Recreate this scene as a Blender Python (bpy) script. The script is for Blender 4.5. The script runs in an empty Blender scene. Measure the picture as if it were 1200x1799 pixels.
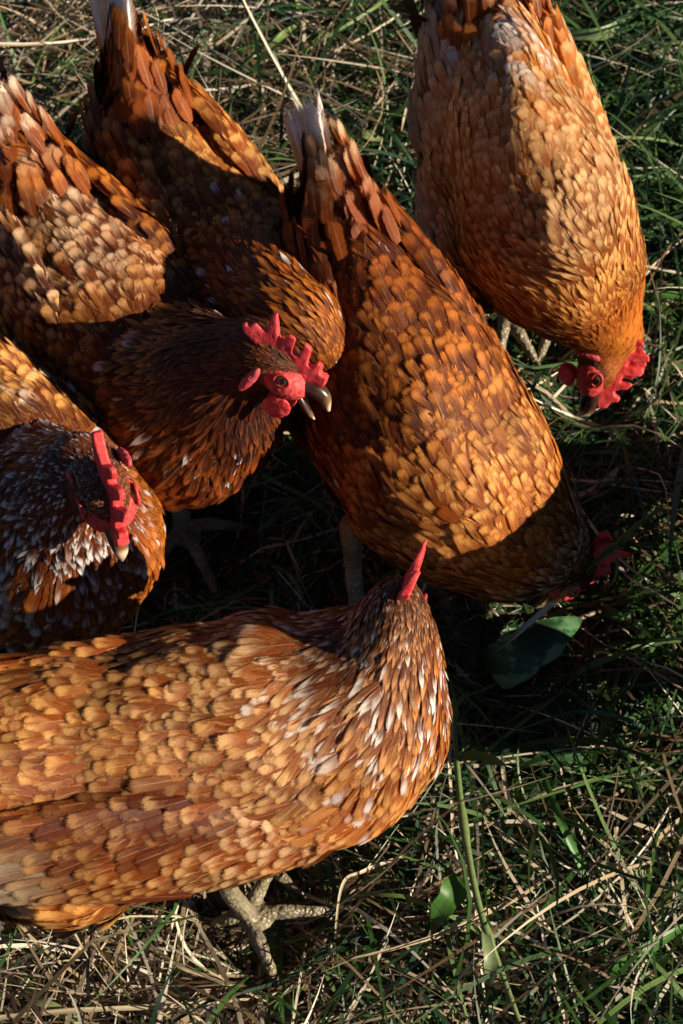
import bpy, bmesh, math, random
import numpy as np
from mathutils import Vector, Matrix, noise
from mathutils.bvhtree import BVHTree

# ------------------------------------------------------------------ camera, light, exposure
sc = bpy.context.scene
COL = sc.collection
CAM = np.array((0.0, -0.867, 1.435))
PITCH = math.radians(56)
FPX = 3498.0                                   # focal length in pixels of the 1200 x 1799 photograph
cd = bpy.data.cameras.new('camera'); cam = bpy.data.objects.new('camera', cd); COL.objects.link(cam)
cam.location = CAM; cam.rotation_euler = (math.radians(90) - PITCH, 0, 0)
cd.sensor_fit = 'VERTICAL'; cd.sensor_height = 36.0; cd.lens = 36.0 * FPX / 1799.0
cd.clip_start = 0.05; cd.clip_end = 200.0
cd.dof.use_dof = True; cd.dof.focus_distance = 1.38; cd.dof.aperture_fstop = 16.0
sc.camera = cam

SUN_EL = math.radians(22.5)
SUN_AZ = (0.955, -0.296)                         # horizontal direction towards the sun
sd = bpy.data.lights.new('sun', 'SUN'); sd.energy = 5.0; sd.angle = math.radians(0.5); sd.color = (1.0, 0.87, 0.69)
sun = bpy.data.objects.new('sun', sd); COL.objects.link(sun)
tosun = Vector((SUN_AZ[0] * math.cos(SUN_EL), SUN_AZ[1] * math.cos(SUN_EL), math.sin(SUN_EL))).normalized()
sun.rotation_euler = tosun.to_track_quat('Z', 'Y').to_euler()
W = bpy.data.worlds.new("World"); sc.world = W; W.use_nodes = True
nt = W.node_tree; bg = nt.nodes['Background']
sky = nt.nodes.new('ShaderNodeTexSky'); sky.sky_type = 'NISHITA'; sky.sun_disc = False
sky.altitude = 3000; sky.air_density = .5; sky.dust_density = .1; sky.sun_elevation = SUN_EL; sky.sun_rotation = math.atan2(SUN_AZ[0], SUN_AZ[1])
nt.links.new(sky.outputs[0], bg.inputs[0]); bg.inputs[1].default_value = 0.05
sc.view_settings.view_transform = 'Standard'; sc.view_settings.look = 'None'
sc.view_settings.exposure = 0.76; sc.view_settings.gamma = 1.0
try:
    sc.cycles.max_bounces = 6; sc.cycles.diffuse_bounces = 3; sc.cycles.transparent_max_bounces = 12
    sc.cycles.caustics_reflective = False; sc.cycles.caustics_refractive = False
except Exception: pass

FW = np.array((0, math.cos(PITCH), -math.sin(PITCH))); UPV = np.array((0, math.sin(PITCH), math.cos(PITCH)))
def at(px, py, z):
    """world point at height z that the photograph shows at pixel px, py"""
    d = FW + np.array((1., 0, 0)) * (px - 600) / FPX - UPV * (py - 899.5) / FPX
    return CAM + d * ((z - CAM[2]) / d[2])
def pix(p):
    d = np.asarray(p) - CAM; k = FPX / (d @ FW)
    return 600 + d[0] * k, 899.5 - (d @ UPV) * k
R = np.random.default_rng(7)

# ------------------------------------------------------------------ helpers
def tag(o, label=None, cat=None, group=None, kind=None):
    for k, v in (('label', label), ('category', cat), ('group', group), ('kind', kind)):
        if v: o[k] = v
    return o
def link(name, me, mats=(), parent=None, loc=None):
    o = bpy.data.objects.new(name, me); COL.objects.link(o)
    for m in mats: me.materials.append(m)
    if parent is not None: o.parent = parent
    if loc is not None: o.location = loc
    return o
def empty(name, loc):
    o = bpy.data.objects.new(name, None); COL.objects.link(o); o.location = loc; o.empty_display_size = .05
    return o
def raw_mesh(name, V, F, smooth=True, uv=None, cols=None, matidx=None):
    """V (n,3), F (m,4 or 3) numpy arrays"""
    me = bpy.data.meshes.new(name)
    V = np.asarray(V, np.float32); F = np.asarray(F, np.int32); k = F.shape[1]
    me.vertices.add(len(V)); me.vertices.foreach_set('co', V.ravel())
    me.loops.add(F.size); me.loops.foreach_set('vertex_index', F.ravel())
    me.polygons.add(len(F)); me.polygons.foreach_set('loop_start', np.arange(0, F.size, k, dtype=np.int32))
    if smooth: me.polygons.foreach_set('use_smooth', np.ones(len(F), bool))
    if matidx is not None: me.polygons.foreach_set('material_index', np.asarray(matidx, np.int32))
    if uv is not None:
        l = me.uv_layers.new(name='UVMap'); l.data.foreach_set('uv', np.asarray(uv, np.float32)[F.ravel()].ravel())
    if cols:
        for n_, c in cols.items():
            a = me.color_attributes.new(name=n_, type='FLOAT_COLOR', domain='POINT')
            a.data.foreach_set('color', np.asarray(c, np.float32).ravel())
    me.update(calc_edges=True); me.validate()
    return me
def cr(P, n):
    """Catmull-Rom through the rows of P; returns samples and their index parameter"""
    P = np.asarray(P, float); m = len(P); t = np.linspace(0, m - 1, n)
    E = np.vstack((2 * P[0] - P[1], P, 2 * P[-1] - P[-2])); i = np.minimum(t.astype(int), m - 2); f = (t - i)[:, None]
    a, b, c, d = E[i], E[i + 1], E[i + 2], E[i + 3]
    return .5 * ((2 * b) + (c - a) * f + (2 * a - 5 * b + 4 * c - d) * f ** 2 + (3 * b - a - 3 * c + d) * f ** 3), t
def nrm(v):
    v = np.asarray(v, float); return v / np.maximum(np.linalg.norm(v, axis=-1, keepdims=True), 1e-9)
def tube(P, rx, ry=None, up=(0, 0, 1), n=16, ups=None):
    """closed tube through P with half widths rx (sideways) and ry (along up), rounded ends"""
    P = np.asarray(P, float); m = len(P); rx = np.broadcast_to(rx, m).astype(float); ry = rx if ry is None else np.broadcast_to(ry, m).astype(float)
    T = nrm(np.gradient(P, axis=0)); U = np.broadcast_to(np.asarray(up, float), (m, 3)) if ups is None else ups
    S = nrm(np.cross(T, U)); U2 = nrm(np.cross(S, T))
    rows = []
    def ring(p, s, u, a, b): th = np.linspace(0, 2 * math.pi, n, endpoint=False)[:, None]; rows.append(p + s * np.cos(th) * a + u * np.sin(th) * b)
    for k in (80, 55, 28):
        q = math.radians(k); ring(P[0] - T[0] * math.sin(q) * min(rx[0], ry[0]), S[0], U2[0], rx[0] * math.cos(q), ry[0] * math.cos(q))
    for i in range(m): ring(P[i], S[i], U2[i], rx[i], ry[i])
    for k in (28, 55, 80):
        q = math.radians(k); ring(P[-1] + T[-1] * math.sin(q) * min(rx[-1], ry[-1]), S[-1], U2[-1], rx[-1] * math.cos(q), ry[-1] * math.cos(q))
    V = np.vstack(rows); M = len(rows); F = []
    for i in range(M - 1):
        for j in range(n): F.append((i * n + j, i * n + (j + 1) % n, (i + 1) * n + (j + 1) % n, (i + 1) * n + j))
    V = np.vstack((V, V[:n].mean(0), V[-n:].mean(0))); a, b = M * n, M * n + 1
    for j in range(n):
        F.append((a, (j + 1) % n, j, j)); F.append((b, (M - 1) * n + j, (M - 1) * n + (j + 1) % n, (M - 1) * n + (j + 1) % n))
    return V, F
def ball(c, ax, n=16):
    """ellipsoid with centre c and the rows of ax as half axes"""
    V = []; F = []
    for i in range(n + 1):
        a = math.pi * (i * .98 + .01 * n) / n
        for j in range(2 * n): b = math.pi * j / n; V.append((math.sin(a) * math.cos(b), math.sin(a) * math.sin(b), math.cos(a)))
    for i in range(n):
        for j in range(2 * n): F.append((i * 2 * n + j, (i + 1) * 2 * n + j, (i + 1) * 2 * n + (j + 1) % (2 * n), i * 2 * n + (j + 1) % (2 * n)))
    k = len(V); V += [(0, 0, 1), (0, 0, -1)]
    for j in range(2 * n): F.append((k, j, (j + 1) % (2 * n), (j + 1) % (2 * n))); F.append((k + 1, n * 2 * n + (j + 1) % (2 * n), n * 2 * n + j, n * 2 * n + j))
    return np.array(V) @ np.asarray(ax, float) + np.asarray(c, float), F
def bm_of(parts):
    bm = bmesh.new()
    for V, F in parts:
        vs = [bm.verts.new(v) for v in V]
        for f in F:
            f = list(dict.fromkeys(f))
            if len(f) > 2:
                try: bm.faces.new([vs[i] for i in f])
                except ValueError: pass
    bmesh.ops.recalc_face_normals(bm, faces=bm.faces)
    return bm
def to_mesh(bm, name, smooth=True):
    me = bpy.data.meshes.new(name); bm.to_mesh(me); bm.free()
    if smooth: me.polygons.foreach_set('use_smooth', np.ones(len(me.polygons), bool))
    return me
WS = bpy.data.scenes.new('workshop')                       # a spare empty scene in which shapes are fused, removed at the end
SPARE = []
def fused(parts, name, voxel, it=3, noise_amp=0., noise_scale=100.):
    """one continuous surface out of overlapping closed shapes"""
    me = to_mesh(bm_of(parts), name); o = bpy.data.objects.new('tmp', me); WS.collection.objects.link(o)
    m = o.modifiers.new('r', 'REMESH'); m.mode = 'VOXEL'; m.voxel_size = voxel; m.use_smooth_shade = True
    s = o.modifiers.new('s', 'SMOOTH'); s.factor = .5; s.iterations = it
    with bpy.context.temp_override(scene=WS, view_layer=WS.view_layers[0]): dg = bpy.context.evaluated_depsgraph_get()
    dg.update(); out = bpy.data.meshes.new_from_object(o.evaluated_get(dg)); out.name = name
    WS.collection.objects.unlink(o); SPARE.append(o)
    if noise_amp:
        k = len(out.vertices); co = np.empty(k * 3, np.float32); no = np.empty(k * 3, np.float32); out.vertices.foreach_get('co', co); out.vertices.foreach_get('normal', no); co = co.reshape(-1, 3)
        h = np.array([noise.noise(Vector(c) * noise_scale) for c in co.tolist()]) * noise_amp; out.vertices.foreach_set('co', (co + no.reshape(-1, 3) * h[:, None]).astype(np.float32).ravel()); out.update()
    out.polygons.foreach_set('use_smooth', np.ones(len(out.polygons), bool))
    return out
def smooth(e0, e1, x):
    t = np.clip((x - e0) / (e1 - e0), 0, 1); return t * t * (3 - 2 * t)

# ------------------------------------------------------------------ materials
def new_mat(name):
    m = bpy.data.materials.new(name); m.use_nodes = True; t = m.node_tree
    return m, t, t.nodes['Principled BSDF']
class N:
    def __init__(s, t): s.t = t
    def __call__(s, kind, **kw):
        n = s.t.nodes.new(kind)
        for k, v in kw.items():
            if k.startswith('i_'): n.inputs[int(k[2:])].default_value = v
            else: setattr(n, k, v)
        return n
    def l(s, a, b): s.t.links.new(a, b)
    def math(s, op, a, b=None, c=None, clamp=False):
        n = s.t.nodes.new('ShaderNodeMath'); n.operation = op; n.use_clamp = clamp
        for i, x in enumerate((a, b, c)):
            if x is None: continue
            if isinstance(x, (int, float)): n.inputs[i].default_value = x
            else: s.l(x, n.inputs[i])
        return n.outputs[0]
    def mix(s, f, a, b, mode='MIX'):
        n = s.t.nodes.new('ShaderNodeMix'); n.data_type = 'RGBA'; n.blend_type = mode
        for i, x in ((0, f), (6, a), (7, b)):
            if isinstance(x, (int, float)): n.inputs[i].default_value = x
            elif isinstance(x, tuple): n.inputs[i].default_value = (*x, 1)
            else: s.l(x, n.inputs[i])
        return n.outputs[2]
    def ramp(s, f, *stops):
        n = s.t.nodes.new('ShaderNodeValToRGB'); e = n.color_ramp.elements
        e[0].position = stops[0][0]; e[0].color = (*stops[0][1], 1); e[1].position = stops[-1][0]; e[1].color = (*stops[-1][1], 1)
        for p, c in stops[1:-1]: e.new(p).color = (*c, 1)
        s.l(f, n.inputs[0]); return n.outputs[0]

def feather_material():
    m, t, b = new_mat('feather'); n = N(t)
    uv = n('ShaderNodeUVMap').outputs[0]; sep = n('ShaderNodeSeparateXYZ'); n.l(uv, sep.inputs[0]); u, v = sep.outputs[0], sep.outputs[1]
    ca = n('ShaderNodeAttribute', attribute_name='root_col'); cb = n('ShaderNodeAttribute', attribute_name='tip_col')
    rnd = ca.outputs['Alpha']; edge = cb.outputs['Alpha']
    # 0 at the shaft, 1 at the margin
    x = n.math('MULTIPLY', n.math('ABSOLUTE', n.math('SUBTRACT', u, .5)), 2.0)
    # barbs sweep outwards and towards the tip
    q = n.math('SUBTRACT', v, n.math('MULTIPLY', x, .35))
    comb = n('ShaderNodeCombineXYZ'); n.l(n.math('MULTIPLY', q, 62.0), comb.inputs[0]); n.l(n.math('MULTIPLY', u, 4.5), comb.inputs[1]); n.l(n.math('MULTIPLY', rnd, 37.0), comb.inputs[2])
    no = n('ShaderNodeTexNoise'); no.inputs['Scale'].default_value = 1.0; no.inputs['Detail'].default_value = 2.0; n.l(comb.outputs[0], no.inputs['Vector'])
    comb2 = n('ShaderNodeCombineXYZ'); n.l(n.math('MULTIPLY', q, 3.0), comb2.inputs[0]); n.l(n.math('MULTIPLY', u, 2.5), comb2.inputs[1]); n.l(n.math('MULTIPLY', rnd, 91.0), comb2.inputs[2])
    no2 = n('ShaderNodeTexNoise'); no2.inputs['Scale'].default_value = 1.0; no2.inputs['Detail'].default_value = 1.0; n.l(comb2.outputs[0], no2.inputs['Vector'])
    g = n.math('ADD', v, n.math('MULTIPLY', n.math('SUBTRACT', no2.outputs[0], .5), .9))
    g = n.math('SUBTRACT', g, n.math('MULTIPLY', n.math('MULTIPLY', x, x), .12))
    mr = n('ShaderNodeMapRange', interpolation_type='SMOOTHSTEP'); n.l(g, mr.inputs[0]); mr.inputs[1].default_value = .34; mr.inputs[2].default_value = .80
    # the pale tone sits as a soft blot along the shaft near the tip
    bl = n.math('SQRT', n.math('ADD', n.math('MULTIPLY', n.math('MULTIPLY', x, x), n.math('ADD', .45, rnd)), n.math('POWER', n.math('MULTIPLY', n.math('SUBTRACT', v, .80), 3.2), 2.0)))
    bm_ = n('ShaderNodeMapRange', interpolation_type='SMOOTHSTEP'); n.l(n.math('ADD', bl, n.math('MULTIPLY', n.math('SUBTRACT', no2.outputs[0], .5), .6)), bm_.inputs[0]); bm_.inputs[1].default_value = .25; bm_.inputs[2].default_value = 1.0; bm_.inputs[3].default_value = 1.0; bm_.inputs[4].default_value = 0.0
    c = n.mix(n.math('MULTIPLY', mr.outputs[0], n.math('ADD', .42, n.math('MULTIPLY', bm_.outputs[0], .70)), clamp=True), ca.outputs['Color'], cb.outputs['Color'])
    # dark or plain margin of the feather
    mg = n('ShaderNodeMapRange', interpolation_type='SMOOTHSTEP'); n.l(n.math('MAXIMUM', x, n.math('MULTIPLY', n.math('SUBTRACT', v, .5), 2.0)), mg.inputs[0]); mg.inputs[1].default_value = .55; mg.inputs[2].default_value = 1.0
    c = n.mix(n.math('MULTIPLY', mg.outputs[0], n.math('ADD', edge, .15)), c, ca.outputs['Color'])
    # pale shaft
    sh = n.math('MULTIPLY', n.math('SUBTRACT', 1.0, n.math('MULTIPLY', x, 11.0), clamp=True), n.math('SUBTRACT', 1.15, v, clamp=True))
    c = n.mix(n.math('MULTIPLY', sh, n.math('MULTIPLY', rnd, .5)), c, (.80, .55, .34))
    k = n.math('ADD', .30, n.math('MULTIPLY', no.outputs[0], 1.4))
    cc = n('ShaderNodeCombineColor'); [n.l(k, cc.inputs[i]) for i in range(3)]
    c = n.mix(1.0, c, cc.outputs[0], 'MULTIPLY')
    n.l(c, b.inputs['Base Color']); b.inputs['Roughness'].default_value = .48; b.inputs['Specular IOR Level'].default_value = .22
    bp = n('ShaderNodeBump'); bp.inputs['Strength'].default_value = .35; bp.inputs['Distance'].default_value = .002
    n.l(no.outputs[0], bp.inputs['Height']); n.l(bp.outputs[0], b.inputs['Normal'])
    # neighbouring vanes lie so close that light meets them as one surface
    fn = n('ShaderNodeAttribute', attribute_name='flow_normal'); ge = n('ShaderNodeNewGeometry'); nm = n('ShaderNodeMix', data_type='VECTOR'); nm.inputs[0].default_value = .62
    n.l(ge.outputs['Normal'], nm.inputs[4]); n.l(fn.outputs['Vector'], nm.inputs[5]); nz = n('ShaderNodeVectorMath', operation='NORMALIZE'); n.l(nm.outputs[1], nz.inputs[0]); n.l(nz.outputs[0], bp.inputs['Normal'])
    tr = n('ShaderNodeBsdfTranslucent'); n.l(c, tr.inputs[0]); mx = n('ShaderNodeMixShader'); mx.inputs[0].default_value = .16
    n.l(b.outputs[0], mx.inputs[1]); n.l(tr.outputs[0], mx.inputs[2])
    # the barbs part at the margin of the vane
    comb3 = n('ShaderNodeCombineXYZ'); n.l(n.math('MULTIPLY', q, 60.0), comb3.inputs[0]); n.l(n.math('MULTIPLY', u, 9.), comb3.inputs[1]); n.l(n.math('MULTIPLY', rnd, 53.0), comb3.inputs[2])
    no3 = n('ShaderNodeTexNoise'); no3.inputs['Scale'].default_value = 1.0; no3.inputs['Detail'].default_value = 1.0; n.l(comb3.outputs[0], no3.inputs['Vector'])
    fr = n('ShaderNodeMapRange', interpolation_type='SMOOTHSTEP'); n.l(n.math('MAXIMUM', x, n.math('MULTIPLY', n.math('SUBTRACT', v, .45), 1.82)), fr.inputs[0]); fr.inputs[1].default_value = .48; fr.inputs[2].default_value = 1.0; fr.inputs[4].default_value = .66
    al = n.math('ADD', n.math('MULTIPLY', n.math('SUBTRACT', no3.outputs[0], n.math('MULTIPLY', fr.outputs[0], 1.25)), 3.2), .42, clamp=True)
    al = n.math('MAXIMUM', al, n.math('LESS_THAN', fr.outputs[0], .001))
    tp = n('ShaderNodeBsdfTransparent'); m2 = n('ShaderNodeMixShader'); n.l(al, m2.inputs[0]); n.l(tp.outputs[0], m2.inputs[1]); n.l(mx.outputs[0], m2.inputs[2]); n.l(m2.outputs[0], t.nodes['Material Output'].inputs[0])
    return m
def noisy(name, c1, c2, scale, rough=.6, bump=.3, dist=.002, spec=.4, sss=0., detail=3.):
    m, t, b = new_mat(name); n = N(t)
    tc = n('ShaderNodeTexCoord').outputs['Object']
    no = n('ShaderNodeTexNoise'); no.inputs['Scale'].default_value = scale; no.inputs['Detail'].default_value = detail; n.l(tc, no.inputs['Vector'])
    n.l(n.ramp(no.outputs[0], (.32, c1), (.68, c2)), b.inputs['Base Color'])
    vo = n('ShaderNodeTexVoronoi'); vo.inputs['Scale'].default_value = scale * 4; n.l(tc, vo.inputs['Vector'])
    bp = n('ShaderNodeBump'); bp.inputs['Strength'].default_value = bump; bp.inputs['Distance'].default_value = dist; n.l(vo.outputs['Distance'], bp.inputs['Height']); n.l(bp.outputs[0], b.inputs['Normal'])
    b.inputs['Roughness'].default_value = rough; b.inputs['Specular IOR Level'].default_value = spec
    if sss: b.inputs['Subsurface Weight'].default_value = sss; b.inputs['Subsurface Radius'].default_value = (.006, .0015, .001); b.inputs['Subsurface Scale'].default_value = 1.0
    return m
def blade_material():
    m, t, b = new_mat('blade'); n = N(t)
    ca = n('ShaderNodeAttribute', attribute_name='col'); uv = n('ShaderNodeUVMap').outputs[0]
    mp = n('ShaderNodeMapping'); mp.inputs['Scale'].default_value = (6, 1.2, 1); n.l(uv, mp.inputs[0])
    no = n('ShaderNodeTexNoise'); no.inputs['Scale'].default_value = 1.0; no.inputs['Detail'].default_value = 3.0
    ad = n('ShaderNodeVectorMath', operation='ADD'); n.l(mp.outputs[0], ad.inputs[0]); cx = n('ShaderNodeCombineXYZ'); n.l(n.math('MULTIPLY', ca.outputs['Alpha'], 50.), cx.inputs[2]); n.l(cx.outputs[0], ad.inputs[1])
    n.l(ad.outputs[0], no.inputs['Vector'])
    k = n.math('ADD', .5, no.outputs[0]); cc = n('ShaderNodeCombineColor'); [n.l(k, cc.inputs[i]) for i in range(3)]
    c = n.mix(1.0, ca.outputs['Color'], cc.outputs[0], 'MULTIPLY')
    n.l(c, b.inputs['Base Color']); b.inputs['Roughness'].default_value = .45; b.inputs['Specular IOR Level'].default_value = .4
    tr = n('ShaderNodeBsdfTranslucent'); n.l(c, tr.inputs[0]); mx = n('ShaderNodeMixShader'); mx.inputs[0].default_value = .25
    n.l(b.outputs[0], mx.inputs[1]); n.l(tr.outputs[0], mx.inputs[2]); n.l(mx.outputs[0], t.nodes['Material Output'].inputs[0])
    return m
M_FEATHER = feather_material()
M_DOWN = noisy('down_skin', (.09, .026, .008), (.17, .06, .018), 60, .9, .2)
M_COMB = noisy('comb_flesh', (.60, .030, .036), (.72, .085, .08), 160, .5, .22, .0008, .4, .2)
M_FACE = noisy('face_flesh', (.38, .022, .024), (.62, .08, .07), 300, .55, .25, .0008, .35, .12)
M_LOBE = noisy('lobe_flesh', (.46, .035, .045), (.58, .10, .11), 200, .55, .4, .001, .35, .1)
M_EYE = noisy('iris', (.09, .03, .008), (.17, .06, .014), 900, .05, 0, .001, .8)
M_PUPIL = noisy('pupil', (.004, .003, .003), (.008, .006, .005), 100, .03, 0, .001, .9)
M_CLAW = noisy('claw', (.10, .07, .045), (.2, .15, .1), 100, .35, .1)
M_BLADE = blade_material()
def beak_material():
    m, t, b = new_mat('beak_horn'); n = N(t); ca = n('ShaderNodeAttribute', attribute_name='along')
    n.l(n.ramp(ca.outputs['Fac'], (.0, (.08, .03, .018)), (.35, (.03, .012, .008)), (.75, (.06, .026, .012)), (.92, (.20, .11, .05)), (1., (.66, .5, .32))), b.inputs['Base Color'])
    b.inputs['Roughness'].default_value = .25; b.inputs['Specular IOR Level'].default_value = .6; return m
M_BEAK = beak_material()
def leg_material():
    m, t, b = new_mat('leg_scales'); n = N(t); tc = n('ShaderNodeTexCoord').outputs['Object']
    no = n('ShaderNodeTexNoise'); no.inputs['Scale'].default_value = 55; no.inputs['Detail'].default_value = 4; n.l(tc, no.inputs['Vector'])
    vo = n('ShaderNodeTexVoronoi'); vo.inputs['Scale'].default_value = 330; n.l(tc, vo.inputs['Vector'])
    c = n.ramp(no.outputs[0], (.3, (.15, .125, .095)), (.5, (.27, .22, .11)), (.7, (.40, .35, .27)))
    c = n.mix(n.math('MULTIPLY', vo.outputs['Distance'], .6), c, (.10, .09, .075))
    n.l(c, b.inputs['Base Color']); b.inputs['Roughness'].default_value = .4
    bp = n('ShaderNodeBump'); bp.inputs['Strength'].default_value = .8; bp.inputs['Distance'].default_value = .0015; n.l(vo.outputs['Distance'], bp.inputs['Height']); bp.invert = True; n.l(bp.outputs[0], b.inputs['Normal'])
    return m
M_LEG = leg_material()

# ------------------------------------------------------------------ feathers
def hug(me, P, D, Nn, L):
    """how far the surface falls away below the tip of each feather"""
    bv = BVHTree.FromPolygons([tuple(v.co) for v in me.vertices], [tuple(p.vertices) for p in me.polygons]); D = nrm(D - Nn * np.sum(D * Nn, 1, keepdims=True)); out = np.zeros(len(P))
    for i in range(len(P)):
        tip = P[i] + D[i] * L[i]; h = bv.find_nearest(Vector(tip))
        if h[0] is not None: out[i] = (np.array(h[0]) - P[i]) @ Nn[i]
    return np.clip(out, -L * .7, L * .7)
def feathers(P, D, Nn, L, Wd, lift, curl, cup, c_root, c_tip, rnd, edge, point, nu=7, nv=6, bn=None):
    """P roots, D direction, Nn outward normal, L length, Wd width; arrays with one row per feather"""
    k = len(P); D = nrm(D - Nn * np.sum(D * Nn, 1, keepdims=True)); S = np.cross(D, Nn)
    u = np.linspace(-1, 1, nu); v = np.linspace(0, 1, nv)
    prof_round = np.interp(v, (0, .2, .45, .7, 1), (.30, .70, .92, 1.0, .97)); prof_point = np.interp(v, (0, .2, .45, .65, .8, 1), (.35, .78, .95, .95, .85, .62))
    prof = prof_round[None] * (1 - point[:, None]) + prof_point[None] * point[:, None]                # k,nv
    U, Vv = np.meshgrid(u, v)                                                                      # nv,nu
    w = prof[:, :, None] * U[None] * Wd[:, None, None] * .5
    # the end of the vane is a half round, drawn out to a point on hackles
    cap = np.minimum(Wd * (.5 + 1.1 * point), L * .5)[:, None, None]; arc = np.sqrt(np.clip(1 - U ** 2, 0, 1))[None] * (1 - point[:, None, None]) + (1 - np.abs(U))[None] * point[:, None, None]
    y = Vv[None] * (L[:, None, None] - cap) + cap * arc * Vv[None] ** 1.5
    y = y + R.normal(0, .008, y.shape) * L[:, None, None] * (Vv[None] > .9)
    w = w + R.normal(0, .010, w.shape) * Wd[:, None, None] * (Vv[None] > .5)
    z = lift[:, None, None] * y + curl[:, None, None] * (y / L[:, None, None]) ** 2 - (w ** 2) * cup[:, None, None]
    z = z + R.normal(0, .00015, z.shape) * (Vv[None] > .3)
    X = P[:, None, None, :] + S[:, None, None, :] * w[..., None] + D[:, None, None, :] * y[..., None] + Nn[:, None, None, :] * z[..., None]
    V = X.reshape(-1, 3)
    i, j = np.meshgrid(np.arange(nv - 1), np.arange(nu - 1), indexing='ij'); a = (i * nu + j).ravel()
    q = np.stack((a, a + 1, a + nu + 1, a + nu), 1); F = (q[None] + (np.arange(k) * nu * nv)[:, None, None]).reshape(-1, 4)
    uv = np.broadcast_to(np.stack(((U + 1) / 2, Vv), -1)[None], (k, nv, nu, 2)).reshape(-1, 2)
    rep = lambda c, al: np.repeat(np.concatenate((c, al[:, None]), 1), nu * nv, 0)
    return V, F, uv, rep(c_root, rnd), rep(c_tip, edge), rep(nrm(Nn if bn is None else bn), rnd)
def feather_mesh(name, sets, org):
    Vs, Fs, us, a, b, c = [], [], [], [], [], []; o = 0
    for V, F, uv, c1, c2, c3 in sets:
        c.append(c3)
        Vs.append(V - org); Fs.append(F + o); us.append(uv); a.append(c1); b.append(c2); o += len(V)
    return raw_mesh(name, np.vstack(Vs), np.vstack(Fs), True, np.vstack(us), {'root_col': np.vstack(a), 'tip_col': np.vstack(b), 'flow_normal': np.vstack(c)})
def scatter(me, spacing_fn, n_try, org=0):
    """poisson-like points on a mesh; spacing_fn(P, Nn) gives the distance to keep at each point (0 = none there)"""
    me.calc_loop_triangles(); nt_ = len(me.loop_triangles)
    T = np.empty(nt_ * 3, np.int32); me.loop_triangles.foreach_get('vertices', T); T = T.reshape(-1, 3)
    V = np.empty(len(me.vertices) * 3, np.float32); me.vertices.foreach_get('co', V); V = V.reshape(-1, 3).astype(float)
    VN = np.empty(len(me.vertices) * 3, np.float32); me.vertices.foreach_get('normal', VN); VN = VN.reshape(-1, 3).astype(float)
    A, B, C = V[T[:, 0]], V[T[:, 1]], V[T[:, 2]]; ar = np.linalg.norm(np.cross(B - A, C - A), axis=1) / 2
    # more tries where the spacing is small
    sp = spacing_fn((A + B + C) / 3, nrm(np.cross(B - A, C - A))); w = np.where(sp > 0, ar / np.maximum(sp, 1e-3) ** 2, 0)
    n_try = int(w.sum() * 9); idx = R.choice(nt_, n_try, p=w / w.sum())
    r1, r2 = np.sqrt(R.random(n_try)), R.random(n_try); b = np.stack((1 - r1, r1 * (1 - r2), r1 * r2), 1)[:, :, None]
    P = (np.stack((A[idx], B[idx], C[idx]), 1) * b).sum(1); Q = nrm((np.stack((VN[T[idx, 0]], VN[T[idx, 1]], VN[T[idx, 2]]), 1) * b).sum(1))
    r = spacing_fn(P, Q); key = np.floor(P / np.maximum(r, 1e-3)[:, None] / .6).astype(np.int64); key = (key[:, 0] * 73856093) ^ (key[:, 1] * 19349663) ^ (key[:, 2] * 83492791)
    pick = np.sort(np.unique(key, return_index=True)[1]); pick = R.permutation(pick); P, Q, r = P[pick], Q[pick], r[pick]; n_try = len(P); keep = []; g = {}; cs = float(np.max(r)) if len(r) else .01
    # a hash per power-of-two spacing class keeps neighbour lists short
    cls = np.clip(np.round(np.log2(np.maximum(r, 1e-4) / .002)), 0, 5).astype(int)
    for i in range(n_try):
        if r[i] <= 0: continue
        c = cls[i]; cell = .002 * 2. ** c; x, y, z = P[i]; ix, iy, iz = int(x // cell), int(y // cell), int(z // cell); ok = True; rr = r[i] * r[i]
        for dx in (-1, 0, 1):
            for dy in (-1, 0, 1):
                for dz in (-1, 0, 1):
                    for (a_, b_, c_) in g.get((c, ix + dx, iy + dy, iz + dz), ()):
                        if (a_ - x) ** 2 + (b_ - y) ** 2 + (c_ - z) ** 2 < rr: ok = False; break
                    if not ok: break
                if not ok: break
            if not ok: break
        if ok: g.setdefault((c, ix, iy, iz), []).append((x, y, z)); keep.append(i)
    return P[keep], Q[keep]

# feather tones (linear)
DK = (.034, .008, .002); CH = (.095, .018, .003); RU = (.24, .052, .006); AM = (.48, .150, .018); TA = (.62, .30, .080); CR = (.80, .60, .40); WH = (.78, .74, .72); GY = (.42, .34, .22)
def interp_table(tab, u):
    """tab rows: (u, root colour, tip colour, jitter, white chance, dark margin)"""
    us = np.array([r[0] for r in tab]); out = []
    for k in range(1, 6):
        a = np.array([r[k] for r in tab], float)
        out.append(np.interp(u, us, a) if a.ndim == 1 else np.stack([np.interp(u, us, a[:, i]) for i in range(3)], 1))
    return out

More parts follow.
